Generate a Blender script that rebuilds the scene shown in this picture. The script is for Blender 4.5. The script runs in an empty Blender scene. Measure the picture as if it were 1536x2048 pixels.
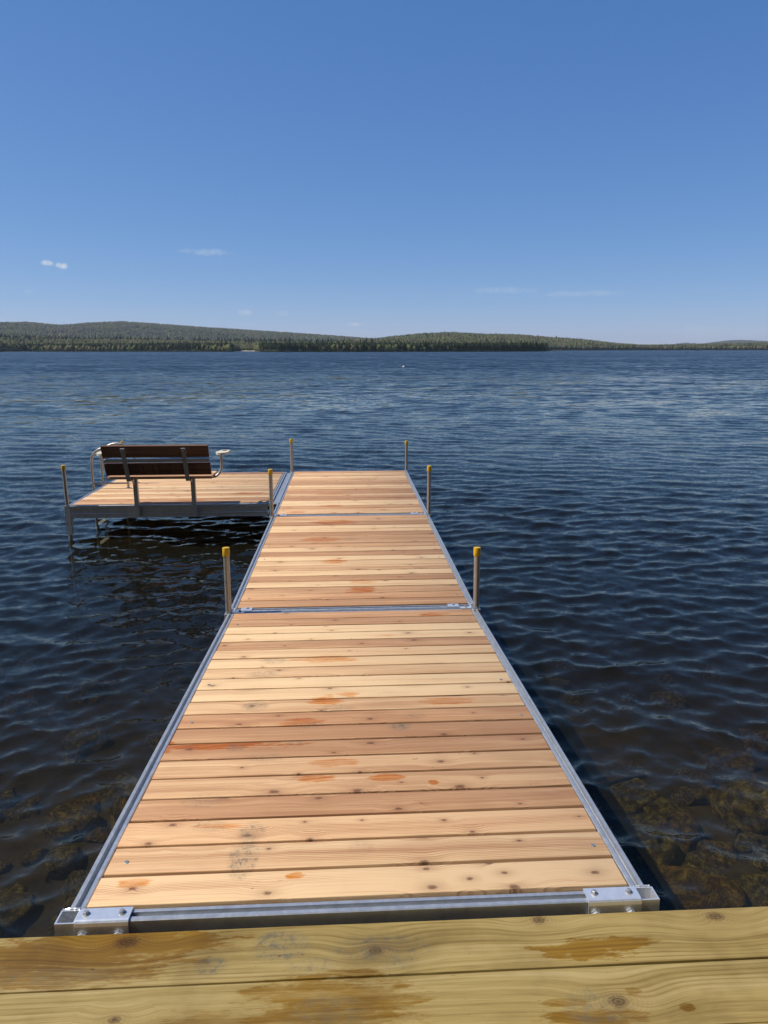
import bpy, bmesh, math, random
import numpy as np
from mathutils import Vector, Matrix
R = math.radians
random.seed(7)
rng = np.random.default_rng(11)
sc = bpy.context.scene
C = sc.collection

# ------------------------------------------------------------------ camera
CAM = Vector((0.868, -1.835, 1.666)); YAW = R(2.993); PITCH = R(12.892); ROLL = R(-0.064); FPX = 1418.0
fw = Vector((math.sin(YAW)*math.cos(PITCH), math.cos(YAW)*math.cos(PITCH), -math.sin(PITCH)))
rt = Vector((math.cos(YAW), -math.sin(YAW), 0)); up = rt.cross(fw)
r2 = rt*math.cos(ROLL)+up*math.sin(ROLL); u2 = -rt*math.sin(ROLL)+up*math.cos(ROLL)
cd = bpy.data.cameras.new('camera'); cam = bpy.data.objects.new('camera', cd); C.objects.link(cam)
M4 = Matrix((r2, u2, -fw)).transposed().to_4x4(); M4.translation = CAM
cam.matrix_world = M4
cd.sensor_fit = 'VERTICAL'; cd.sensor_height = 36.0; cd.lens = 36.0*FPX/2048
cd.clip_start = 0.05; cd.clip_end = 40000
sc.camera = cam

# ------------------------------------------------------------------ light
SUN_EL = R(54); SUN_DIR = Vector((-math.cos(SUN_EL)*math.cos(R(2.0)), math.cos(SUN_EL)*math.sin(R(2.0)), math.sin(SUN_EL)))
sd = bpy.data.lights.new('sun', 'SUN'); sd.energy = 4.8; sd.angle = R(0.53); sd.color = (1.0, 0.955, 0.88)
sun = bpy.data.objects.new('sun', sd); C.objects.link(sun)
sun.rotation_euler = SUN_DIR.to_track_quat('Z', 'Y').to_euler()

world = bpy.data.worlds.new('World'); sc.world = world; world.use_nodes = True
wt = world.node_tree; wt.nodes.clear()
def WN(t, **k):
    n = wt.nodes.new(t)
    for a, b in k.items(): setattr(n, a, b)
    return n
sky = WN('ShaderNodeTexSky', sky_type='NISHITA', sun_disc=False)
sky.sun_elevation = SUN_EL; sky.sun_rotation = math.atan2(SUN_DIR.x, SUN_DIR.y)
sky.altitude = 2500; sky.air_density = 1.0; sky.dust_density = 0.0; sky.ozone_density = 8.0
bg = WN('ShaderNodeBackground'); bg.inputs['Strength'].default_value = 0.105
wo = WN('ShaderNodeOutputWorld'); wt.links.new(bg.outputs[0], wo.inputs[0])
def wm(op, a, b=None):
    n = WN('ShaderNodeMath', operation=op)
    for i, v in enumerate((a, b)):
        if v is None: continue
        if isinstance(v, (int, float)): n.inputs[i].default_value = v
        else: wt.links.new(v, n.inputs[i])
    return n.outputs[0]
# the camera's soft tone response to the sky: less range between zenith and horizon
sx_ = WN('ShaderNodeSeparateColor'); wt.links.new(sky.outputs[0], sx_.inputs[0]); cx_ = WN('ShaderNodeCombineColor')
for i, (k_, g_) in enumerate(((.84, .93), (.70, .68), (.80, .46))):
    wt.links.new(wm('MULTIPLY', wm('POWER', wm('MULTIPLY', sx_.outputs[i], .105), g_), k_/.105), cx_.inputs[i])
# the few small clouds low over the hills: soft noise puffs at fixed sky directions
def sky_dir(px, py):
    return (fw + r2*((px-768)/FPX) + u2*((1024-py)/FPX)).normalized()
tc = WN('ShaderNodeTexCoord')
nz = WN('ShaderNodeTexNoise'); nz.inputs['Scale'].default_value = 90; nz.inputs['Detail'].default_value = 6; nz.inputs['Roughness'].default_value = .65
wt.links.new(tc.outputs['Generated'], nz.inputs['Vector'])
def wdot(v):
    n = WN('ShaderNodeVectorMath', operation='DOT_PRODUCT'); wt.links.new(tc.outputs['Generated'], n.inputs[0]); n.inputs[1].default_value = v
    return n.outputs['Value']
mask = None
for (px, py, sx, sy, st) in ((94, 526, 12, 5, .75), (124, 531, 11, 6, .8), (58, 583, 10, 5, .2), (413, 504, 50, 7, .20), (490, 625, 17, 6, .30),
                             (565, 626, 14, 6, .15), (709, 649, 15, 4, .40), (1008, 581, 70, 7, .17), (1165, 587, 85, 6, .15),
                             (1405, 664, 55, 14, .14), (1500, 668, 40, 10, .14)):
    d = sky_dir(px, py); e1 = d.cross(Vector((0, 0, 1))).normalized(); e2 = e1.cross(d)
    a = wm('MULTIPLY', wdot(e1), FPX/sx); b = wm('MULTIPLY', wdot(e2), FPX/sy)
    q = wm('ADD', wm('MULTIPLY', a, a), wm('MULTIPLY', b, b))
    q = wm('ADD', q, wm('MULTIPLY', wm('SUBTRACT', nz.outputs['Fac'], .5), 3.4))
    m = wm('MULTIPLY', wm('MAXIMUM', wm('SUBTRACT', 1.0, q), 0.0), st)
    mask = m if mask is None else wm('MAXIMUM', mask, m)
cm = WN('ShaderNodeMix', data_type='RGBA'); cm.inputs[7].default_value = (6.4, 6.9, 7.5, 1)
mask = wm('MULTIPLY', mask, wm('GREATER_THAN', wdot(Vector((0, 1, 0))), .6))
wt.links.new(wm('MINIMUM', mask, .8), cm.inputs[0]); wt.links.new(cx_.outputs[0], cm.inputs[6]); wt.links.new(cm.outputs[2], bg.inputs['Color'])

# ------------------------------------------------------------------ exposure
sc.view_settings.view_transform = 'Standard'; sc.view_settings.look = 'None'
sc.view_settings.exposure = 0.0; sc.view_settings.gamma = 1.0; sc.view_settings.use_curve_mapping = False
sc.render.engine = 'CYCLES'
sc.cycles.max_bounces = 8; sc.cycles.transparent_max_bounces = 16; sc.cycles.volume_bounces = 0

# ------------------------------------------------------------------ node helpers
class NT:
    def __init__(s, name):
        s.m = bpy.data.materials.new(name); s.m.use_nodes = True; s.t = s.m.node_tree; s.t.nodes.clear()
        s.out = s.n('ShaderNodeOutputMaterial')
    def n(s, typ, **k):
        x = s.t.nodes.new(typ)
        for a, b in k.items(): setattr(x, a, b)
        return x
    def set(s, sock, v):
        if v is None: return
        if hasattr(v, 'is_output'): s.t.links.new(v, sock)
        else:
            try: sock.default_value = v
            except Exception: sock.default_value = (v[0], v[1], v[2], 1) if hasattr(v, '__len__') else (v, v, v)
    def math(s, op, a, b=None, c=None, clamp=False):
        x = s.n('ShaderNodeMath', operation=op); x.use_clamp = clamp
        s.set(x.inputs[0], a); s.set(x.inputs[1], b); s.set(x.inputs[2], c)
        return x.outputs[0]
    def vec(s, op, a, b=None):
        x = s.n('ShaderNodeVectorMath', operation=op); s.set(x.inputs[0], a); s.set(x.inputs[1], b)
        return x.outputs['Value'] if op in ('DOT_PRODUCT', 'LENGTH', 'DISTANCE') else x.outputs[0]
    def comb(s, x, y, z):
        c = s.n('ShaderNodeCombineXYZ'); s.set(c.inputs[0], x); s.set(c.inputs[1], y); s.set(c.inputs[2], z); return c.outputs[0]
    def sep(s, v):
        c = s.n('ShaderNodeSeparateXYZ'); s.set(c.inputs[0], v); return c.outputs
    def noise(s, v, scale=1, detail=3, rough=.5, dist=0, out='Fac'):
        x = s.n('ShaderNodeTexNoise'); s.set(x.inputs['Vector'], v); x.inputs['Scale'].default_value = scale
        x.inputs['Detail'].default_value = detail; x.inputs['Roughness'].default_value = rough; x.inputs['Distortion'].default_value = dist
        return x.outputs[out]
    def ramp(s, f, stops):
        x = s.n('ShaderNodeValToRGB'); s.set(x.inputs[0], f); e = x.color_ramp.elements
        while len(e) < len(stops): e.new(.5)
        for i, (p, c) in enumerate(stops):
            e[i].position = p; e[i].color = (c[0], c[1], c[2], 1) if hasattr(c, '__len__') else (c, c, c, 1)
        return x.outputs[0]
    def mix(s, f, a, b, mode='MIX'):
        x = s.n('ShaderNodeMix', data_type='RGBA', blend_type=mode); s.set(x.inputs[0], f); s.set(x.inputs[6], a); s.set(x.inputs[7], b)
        return x.outputs[2]
    def smooth(s, v, a, b):
        x = s.n('ShaderNodeMapRange', interpolation_type='SMOOTHSTEP'); s.set(x.inputs[0], v); s.set(x.inputs[1], a); s.set(x.inputs[2], b)
        return x.outputs[0]
    def bsdf(s, col, rough=.6, metal=0, spec=.5, normal=None):
        b = s.n('ShaderNodeBsdfPrincipled'); s.set(b.inputs['Base Color'], col); s.set(b.inputs['Roughness'], rough); s.set(b.inputs['Metallic'], metal)
        s.set(b.inputs['Specular IOR Level'], spec)
        if normal is not None: s.set(b.inputs['Normal'], normal)
        s.t.links.new(b.outputs[0], s.out.inputs[0]); return b
    def bump(s, h, strength=.3, dist=.002):
        b = s.n('ShaderNodeBump'); b.inputs['Strength'].default_value = strength; b.inputs['Distance'].default_value = dist
        s.set(b.inputs['Height'], h); return b.outputs[0]

def stain_mask(t, wp, warp, stains, soft=.35, ragged=1.5):
    """ellipses lying at fixed places on the deck, ragged by noise: (x, y, rx, ry, strength)"""
    px, py, _ = t.sep(wp); m = None
    for (x, y, rx, ry, st) in stains:
        rx *= .9; ry *= .9
        a = t.math('MULTIPLY', t.math('SUBTRACT', px, x), 1/rx); b = t.math('MULTIPLY', t.math('SUBTRACT', py, y), 1/ry)
        q = t.math('MULTIPLY_ADD', a, a, t.math('MULTIPLY', b, b))
        q = t.math('MULTIPLY_ADD', warp, ragged, q)
        e = t.math('MULTIPLY', t.smooth(q, 1.0+soft*.5, 1.0-soft*.5), st)
        m = e if m is None else t.math('MAXIMUM', m, e)
    return m

def wood_material(name, pale, mid, dark, knot, stains, prints, tint=(1, .8, .6), scale=1.0, knot_p=.66, stain_col=(.95, .48, .16), grain_k=1.0, stain_rough=.45, knots=(), kfreq=(2.7, 7.1), var=1.0, line_f=120, line_a=.40, blotch=.16, dirt_a=.30):
    t = NT(name)
    tcn = t.n('ShaderNodeTexCoord'); oi = t.n('ShaderNodeObjectInfo'); geo = t.n('ShaderNodeNewGeometry')
    rnd = oi.outputs['Random']; wp = geo.outputs['Position']
    ox, oy, oz = t.sep(tcn.outputs['Object'])
    x = t.math('MULTIPLY_ADD', rnd, 57.3, ox); y = t.math('MULTIPLY_ADD', rnd, 31.7, oy); z = oz
    # knots: sparse voronoi cells, one knot in each chosen cell
    vv = t.comb(t.math('MULTIPLY', x, kfreq[0]*scale), t.math('MULTIPLY', y, kfreq[1]*scale), 0)
    vo = t.n('ShaderNodeTexVoronoi', voronoi_dimensions='2D'); t.set(vo.inputs['Vector'], vv); vo.inputs['Scale'].default_value = 1; vo.inputs['Randomness'].default_value = .95
    dv = t.vec('SUBTRACT', vv, vo.outputs['Position']); dx, dy, _ = t.sep(dv)
    cr, cg, cb = t.sep(vo.outputs['Color'])
    dx = t.math('MULTIPLY', dx, .62/(kfreq[0]*scale)); dy = t.math('MULTIPLY', dy, 1/(kfreq[1]*scale))
    d = t.math('SQRT', t.math('MULTIPLY_ADD', dx, dx, t.math('MULTIPLY', dy, dy)))
    has = t.math('LESS_THAN', cr, knot_p)
    krad = t.math('MULTIPLY_ADD', t.math('POWER', cg, 2.0), .012/scale, .0052/scale)
    for (kx, ky, kr) in knots:               # knots that stand at known places
        wx, wy, _ = t.sep(wp)
        ax = t.math('MULTIPLY', t.math('SUBTRACT', wx, kx), .62); ay = t.math('SUBTRACT', wy, ky)
        d2 = t.math('SQRT', t.math('MULTIPLY_ADD', ax, ax, t.math('MULTIPLY', ay, ay)))
        near = t.math('LESS_THAN', d2, kr*(5.5 if kr < .015 else 8))
        inv = t.math('SUBTRACT', 1.0, near)
        d = t.math('MULTIPLY_ADD', near, d2, t.math('MULTIPLY', inv, d))
        has = t.math('MAXIMUM', has, near)
        krad = t.math('MULTIPLY_ADD', near, kr, t.math('MULTIPLY', inv, krad))
    dn = t.math('DIVIDE', d, krad)
    infl = t.math('MULTIPLY', t.math('EXPONENT', t.math('MULTIPLY', t.math('MULTIPLY', dn, dn), -.10)), has)   # wide influence
    core = t.math('MULTIPLY', t.smooth(t.math('MULTIPLY_ADD', t.noise(wp, 130, 3), .9, dn), 1.55, .75), has)
    halo = t.math('MULTIPLY', t.math('EXPONENT', t.math('MULTIPLY', t.math('MULTIPLY', dn, dn), -.20)), has)
    # grain: long streaks, bent round the knots
    slow = t.noise(t.comb(t.math('MULTIPLY', x, .9), t.math('MULTIPLY', y, 2.5), z), 1, 2)
    g = t.math('MULTIPLY_ADD', slow, .05, y)
    g = t.math('MULTIPLY_ADD', infl, t.math('MULTIPLY_ADD', d, 1.1, -.006), g)
    broad = t.noise(t.comb(t.math('MULTIPLY', x, .7), t.math('MULTIPLY', g, 19*scale), t.math('MULTIPLY', z, 15)), 1, 3, .6)
    rings = t.noise(t.comb(t.math('MULTIPLY', x, .8), t.math('MULTIPLY', g, 95*scale), t.math('MULTIPLY', z, 60)), 1, 3, .6)
    fine = t.noise(t.comb(t.math('MULTIPLY', x, 9), t.math('MULTIPLY', g, 520*scale), t.math('MULTIPLY', z, 300)), 1, 2, .6)
    tone = t.math('ADD', t.math('MULTIPLY', broad, .75*grain_k), t.math('MULTIPLY', rings, .62*grain_k))
    tone = t.math('ADD', tone, t.math('MULTIPLY', t.math('SUBTRACT', fine, .5), .34*grain_k))
    tone = t.math('ADD', tone, t.math('MULTIPLY', t.math('SUBTRACT', rnd, .5), .62*var))
    tone = t.math('SUBTRACT', tone, .69*grain_k-.5)
    # growth rings: sharp late-wood lines, wandering along the board
    ph = t.math('MULTIPLY_ADD', t.noise(t.comb(t.math('MULTIPLY', x, .55), t.math('MULTIPLY', g, 9*scale), 7), 1, 2), 14, t.math('MULTIPLY', g, line_f*6.283*scale))
    ln_ = t.math('POWER', t.math('MULTIPLY_ADD', t.math('SINE', ph), .5, .5), 3.0)
    lfade = t.noise(t.comb(t.math('MULTIPLY', x, 1.1), t.math('MULTIPLY', g, 12*scale), 5), 1, 2)
    tone = t.math('MULTIPLY_ADD', t.math('MULTIPLY', ln_, t.smooth(lfade, .38, .68)), line_a, tone)
    col = t.ramp(tone, [(.27, pale), (.52, mid), (.80, dark)])
    # some boards redder, some paler
    r3 = t.math('FRACT', t.math('MULTIPLY', rnd, 7.77))
    col = t.mix(t.math('MULTIPLY', t.smooth(r3, .55, .95), .42*var), col, t.mix(1, col, tint, 'MULTIPLY'))
    # pale line of weathering / knots
    krings = t.math('MULTIPLY_ADD', t.math('SINE', t.math('MULTIPLY', d, 1500*scale)), .25, .75)
    col = t.mix(t.math('MULTIPLY', t.math('MULTIPLY', halo, krings), .50), col, knot)
    col = t.mix(t.math('MULTIPLY', core, t.math('MULTIPLY_ADD', krings, .5, .35)), col, (knot[0]*.36, knot[1]*.33, knot[2]*.33))
    # little checks and pin marks
    chk = t.noise(t.comb(t.math('MULTIPLY', x, 14), t.math('MULTIPLY', g, 120), 3), 1, 2)
    col = t.mix(t.math('MULTIPLY', t.smooth(chk, .74, .80), .55), col, (.07, .045, .03))
    crk = t.noise(t.comb(t.math('MULTIPLY', x, 1.6), t.math('MULTIPLY', g, 130), 11), 1, 3, .6)
    col = t.mix(t.math('MULTIPLY', t.smooth(crk, .66, .73), .55), col, (.10, .065, .03))
    # stains and footprints
    warp = t.math('SUBTRACT', t.noise(t.vec('MULTIPLY', wp, (5, 22, 10)), 1, 6, .66), .5)
    rough = .62
    if stains:
        warp2 = t.math('MULTIPLY_ADD', t.math('SUBTRACT', t.noise(t.vec('MULTIPLY', wp, (16, 80, 28)), 1, 4, .7), .5), .6, warp)
        sm = stain_mask(t, wp, warp2, stains, soft=.9, ragged=5.2)
        sm = t.math('MULTIPLY', sm, t.math('MULTIPLY_ADD', rings, 1.6, .25))
        sm = t.math('MULTIPLY', sm, t.math('MULTIPLY_ADD', t.noise(t.vec('MULTIPLY', wp, (9, 42, 16)), 1, 4, .65), 1.9, -.15), clamp=True)
        col = t.mix(sm, col, t.mix(1, col, stain_col, 'MULTIPLY'))
        rough = t.math('MULTIPLY_ADD', sm, stain_rough-.62, .62)
    if prints:
        pm = stain_mask(t, wp, warp, prints, soft=1.2, ragged=1.0)
        tread = t.smooth(t.math('ADD', t.noise(t.vec('MULTIPLY', wp, (46, 34, 20)), 1, 6, .78), t.math('MULTIPLY', t.math('SUBTRACT', rings, .5), .35)), .46, .66)
        col = t.mix(t.math('MULTIPLY', pm, t.math('MULTIPLY_ADD', tread, .58, .16)), col, (.12, .11, .075))
    # overall faint blotches
    blot = t.noise(wp, 3.1, 4, .6)
    col = t.mix(t.math('MULTIPLY', t.smooth(blot, .45, .75), blotch), col, (.55, .5, .42), 'MULTIPLY')
    dirt = t.noise(wp, 42, 4, .8)
    col = t.mix(t.math('MULTIPLY', t.smooth(dirt, .66-.06*(dirt_a > .4), .78), dirt_a), col, (.16, .13, .09))
    pit = t.noise(t.vec('MULTIPLY', wp, (30, 55, 30)), 1, 2, .5)
    col = t.mix(t.math('MULTIPLY', t.smooth(pit, .76, .80), .7), col, (.05, .035, .02))
    h = t.math('ADD', t.math('MULTIPLY', rings, .6), t.math('MULTIPLY', fine, .5))
    h = t.math('MULTIPLY_ADD', ln_, .5, h)
    t.bsdf(col, rough, 0, .3, t.bump(h, .45, .0018))
    return t.m

# ------------------------------------------------------------------ other materials
def aluminium(name, base=(.60, .62, .65), rough=.36, mott=.25, metal=.6):
    t = NT(name); tcn = t.n('ShaderNodeTexCoord'); wp = t.n('ShaderNodeNewGeometry').outputs['Position']
    n1 = t.noise(wp, 24, 5, .65); n2 = t.noise(t.vec('MULTIPLY', wp, (9, 9, 40)), 6, 4, .7)
    f = t.math('ADD', t.math('MULTIPLY', n1, .6), t.math('MULTIPLY', n2, .4))
    col = t.ramp(f, [(.3, tuple(c*(1-mott) for c in base)), (.7, tuple(min(1, c*(1+mott*.5)) for c in base))])
    spots = t.smooth(t.noise(wp, 55, 4, .7), .63, .72)
    col = t.mix(t.math('MULTIPLY', spots, .35), col, (.50, .43, .33))
    rg = t.math('MULTIPLY_ADD', n1, .28, rough-.14)
    t.bsdf(col, rg, metal, .5, t.bump(n2, .12, .001)); return t.m
M_ALU = aluminium('aluminium', (.52, .53, .54), .40)
M_BRIGHT = aluminium('bright_aluminium', (.80, .81, .82), .30, .12)
M_STEEL = aluminium('galvanised_pipe', (.46, .44, .40), .42, .35, .75)
M_ALUD = aluminium('bench_bracket_metal', (.40, .40, .40), .45, .2)
M_PLATE = aluminium('joint_plate_metal', (.42, .44, .46), .48, .25)

def plastic(name, col, rough=.4, var=.15):
    t = NT(name); wp = t.n('ShaderNodeNewGeometry').outputs['Position']
    c = t.ramp(t.noise(wp, 60, 4, .6), [(.3, tuple(k*(1-var) for k in col)), (.7, tuple(min(1, k*(1+var*.3)) for k in col))])
    t.bsdf(c, rough, 0, .5); return t.m
M_YEL = plastic('yellow_vinyl', (.72, .43, .012), .42, .22)
M_CREAM = plastic('cream_armrest', (.72, .64, .47), .5, .1)
M_WHITE = plastic('white_paint', (.78, .78, .75), .5, .1)
M_NAVY = plastic('dark_hull_paint', (.03, .035, .05), .4, .2)
M_GREY = plastic('grey_roof', (.16, .16, .17), .7, .2)
M_GLASS = plastic('dark_window', (.02, .025, .03), .1, .1)
M_TAN = plastic('tan_coat', (.3, .2, .12), .8, .2)

CEDAR_STAINS = [(.31, 1.045, .36, .034, 1.19), (.72, .758, .085, .032, 0.98), (1.01, .745, .065, .026, 1.05), (1.2, .70, .022, .022, 1.12), (.79, .875, .10, .03, 0.63),
    (.63, 1.25, .11, .045, 0.77), (.74, 2.06, .20, .05, 0.70), (.74, 1.50, .085, .06, 1.05), (.86, 1.565, .06, .03, 0.70), (1.36, 1.45, .13, .04, 0.63),
    (.40, .452, .11, .014, 0.84), (.685, .168, .034, .020, 0.98), (.17, .160, .055, .022, 0.84), (.03, 1.05, .06, .07, 0.98), (.02, .80, .04, .06, 0.63),
    (1.46, 2.87, .11, .045, 0.84), (.70, 5.72, .26, .10, 0.91), (.60, 5.0, .20, .10, 0.70), (.96, 3.46, .125, .085, 1.05), (.98, 3.66, .10, .05, 0.56), (.73, 4.24, .13, .065, 0.84),
    (.27, 6.26, .13, .05, 0.84), (.66, 6.56, .15, .06, 0.77), (-.42, 7.4, .22, .10, 0.70), (.62, 7.3, .2, .07, 0.42), (1.45, 4.4, .09, .04, 0.49), (-1.1, 7.0, .2, .08, 0.49), (1.1, 2.45, .07, .03, 0.56)]
CEDAR_PRINTS = [(.50, .27, .055, .11, 1.12), (.51, .41, .05, .06, 1.00), (1.10, 1.19, .06, .045, 1.12), (.66, 1.23, .10, .035, 0.88), (.39, 1.45, .07, .06, 0.88), (.38, 1.86, .09, .05, 0.75),
    (.42, 2.06, .08, .05, 0.75), (.30, .62, .10, .05, 0.44), (.80, 1.40, .10, .05, 0.62), (.35, .455, .07, .04, 0.75), (1.18, 1.30, .06, .04, 0.44), (.62, 1.05, .05, .03, 0.50), (.9, .3, .05, .05, 0.31), (.9, 5.0, .12, .08, 0.38), (.5, .93, .1, .04, 0.50), (.36, 1.03, .05, .035, 1.00)]
NEAR_KNOTS = [(0.169, 0.134, 0.01), (0.6, 0.089, 0.011), (1.121, 0.086, 0.013), (1.247, 0.119, 0.009), (1.365, 0.141, 0.009), (1.661, 0.126, 0.011), (0.157, 0.362, 0.01), (0.72, 0.355, 0.009), (1.299, 0.364, 0.008), (1.206, 0.439, 0.008), (1.045, 0.521, 0.011), (0.339, 1.255, 0.012), (0.962, 1.275, 0.012), (1.296, 1.098, 0.012), (0.41, 0.856, 0.007), (1.647, 1.029, 0.009), (0.794, 0.958, 0.008), (0.215, 0.466, 0.012)]
def cedar(name, y0, y1, x0=-9, x1=9, kn=()):
    f = lambda q: [e for e in q if y0 <= e[1] < y1 and x0 <= e[0] < x1]
    return wood_material(name, (.75, .51, .270), (.60, .355, .175), (.41, .205, .095), (.25, .10, .045), f(CEDAR_STAINS), f(CEDAR_PRINTS), tint=(.92, .72, .62), stain_col=(.84, .43, .08), knots=kn)
CEDARS = {'near': cedar('cedar_near_section', -1, 3.05, kn=NEAR_KNOTS), 'middle': cedar('cedar_middle_section', 3.05, 6.1), 'far': cedar('cedar_far_section', 6.1, 10)}
TREAT_STAINS = [(.13, -.08, 0.403, 0.078, 1.44), (.05, -.16, 0.314, 0.056, 1.02), (.36, -.075, 0.179, 0.039, 1.19), (1.56, -.155, 0.179, 0.039, 1.53), (.80, -.31, 0.246, 0.112, 1.02), (1.50, -.37, 0.146, 0.034, 1.10), (1.43, -.325, 0.067, 0.013, 0.85), (.5, -.36, 0.224, 0.067, 0.68), (1.74, -.355, 0.022, 0.016, 1.02), (1.62, -.30, 0.022, 0.013, 1.02)]
TREAT_PRINTS = [(.66, -.10, .09, .06, 1.22), (.47, -.16, .05, .035, 1.22), (.95, -.12, .16, .05, 0.74), (1.0, -.17, .06, .03, 0.81), (.80, -.33, .12, .07, 0.54), (1.50, -.34, .09, .06, 0.74), (.03, -.17, .2, .03, 0.54), (.75, -.17, .08, .03, 0.81)]
M_TREAT = wood_material('treated_pine', (.44, .325, .135), (.345, .243, .077), (.215, .140, .035), (.19, .105, .035), TREAT_STAINS, TREAT_PRINTS, tint=(.92, .98, .85), knot_p=.22, scale=.55,
                        stain_col=(.66, .49, .13), grain_k=1.15, knots=((.207, -.062, .026), (1.43, -.045, .018), (1.97, -.06, .022), (.93, -.13, .020), (.25, -.31, .012)), kfreq=(1.3, 4.0), var=.35, line_f=125, line_a=.22, blotch=.6, dirt_a=.5)
M_BENCH = wood_material('stain_and_shade_bench_board', (.20, .10, .055), (.13, .062, .032), (.07, .032, .018), (.08, .035, .02), [], [], knot_p=.25, var=.4)  # back boards: their deep shade is put into the brown stain colour

# ------------------------------------------------------------------ mesh helpers
class MB:
    def __init__(s): s.v = []; s.f = []
    def add(s, vs, fs):
        o = len(s.v); s.v += [tuple(v) for v in vs]; s.f += [tuple(i+o for i in f) for f in fs]; return s
    def box(s, x0, x1, y0, y1, z0, z1, b=0):
        if b <= 0:
            vs = [(x, y, z) for z in (z0, z1) for (x, y) in ((x0, y0), (x1, y0), (x1, y1), (x0, y1))]
            return s.add(vs, [(3, 2, 1, 0), (4, 5, 6, 7), (0, 1, 5, 4), (1, 2, 6, 5), (2, 3, 7, 6), (3, 0, 4, 7)])
        vs = []; 
        for (z, i) in ((z0, 0), (z1-b, 0), (z1-b*.3, b*.3), (z1, b)):
            vs += [(x0+i*.5, y0+i, z), (x1-i*.5, y0+i, z), (x1-i*.5, y1-i, z), (x0+i*.5, y1-i, z)]
        fs = [(3, 2, 1, 0), (12, 13, 14, 15)]
        for k in range(3):
            for j in range(4): fs.append((k*4+j, k*4+(j+1) % 4, k*4+4+(j+1) % 4, k*4+4+j))
        return s.add(vs, fs)
    def prism(s, poly, axis, a, b):
        """closed polygon extruded along an axis from a to b; poly counter-clockwise in the other two axes"""
        n = len(poly); vs = []
        for t in (a, b):
            for (p, q) in poly: vs.append({'x': (t, p, q), 'y': (p, t, q), 'z': (p, q, t)}[axis])
        fs = [tuple(range(n))[::-1], tuple(range(n, 2*n))]
        for i in range(n): fs.append((i, (i+1) % n, n+(i+1) % n, n+i))
        if axis == 'y': fs = [f[::-1] for f in fs]
        return s.add(vs, fs)
    def tube(s, pts, r, n=10, cap=True):
        pts = [Vector(p) for p in pts]; rs = r if hasattr(r, '__len__') else [r]*len(pts); vs = []; ref = None
        for i, p in enumerate(pts):
            d = (pts[min(i+1, len(pts)-1)]-pts[max(i-1, 0)]).normalized()
            if ref is None: ref = Vector((0, 0, 1)) if abs(d.z) < .9 else Vector((1, 0, 0))
            e1 = (ref-d*ref.dot(d)).normalized(); e2 = d.cross(e1); ref = e1
            for k in range(n):
                a = 2*math.pi*k/n; vs.append(p+(e1*math.cos(a)+e2*math.sin(a))*rs[i])
        fs = []
        for i in range(len(pts)-1):
            for k in range(n): fs.append((i*n+k, i*n+(k+1) % n, (i+1)*n+(k+1) % n, (i+1)*n+k))
        if cap: fs += [tuple(range(n))[::-1], tuple(range((len(pts)-1)*n, len(pts)*n))]
        return s.add(vs, fs)
    def build(s, name, mat, parent=None, smooth=False, loc=None):
        me = bpy.data.meshes.new(name); me.from_pydata(s.v, [], s.f); me.update()
        if smooth:
            for p in me.polygons: p.use_smooth = True
            try: me.set_sharp_from_angle(angle=R(40))
            except Exception: pass
        me.materials.append(mat)
        return link(name, me, parent, loc)
def link(name, me, parent=None, loc=None):
    o = bpy.data.objects.new(name, me); C.objects.link(o)
    if parent is not None: o.parent = parent
    if loc is not None: o.location = loc
    return o
def tag(o, label=None, cat=None, group=None, kind=None):
    if label: o['label'] = label
    if cat: o['category'] = cat
    if group: o['group'] = group
    if kind: o['kind'] = kind
    return o
def empty(name, loc=(0, 0, 0)):
    o = bpy.data.objects.new(name, None); C.objects.link(o); o.location = loc; o.empty_display_size = .2; return o

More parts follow.
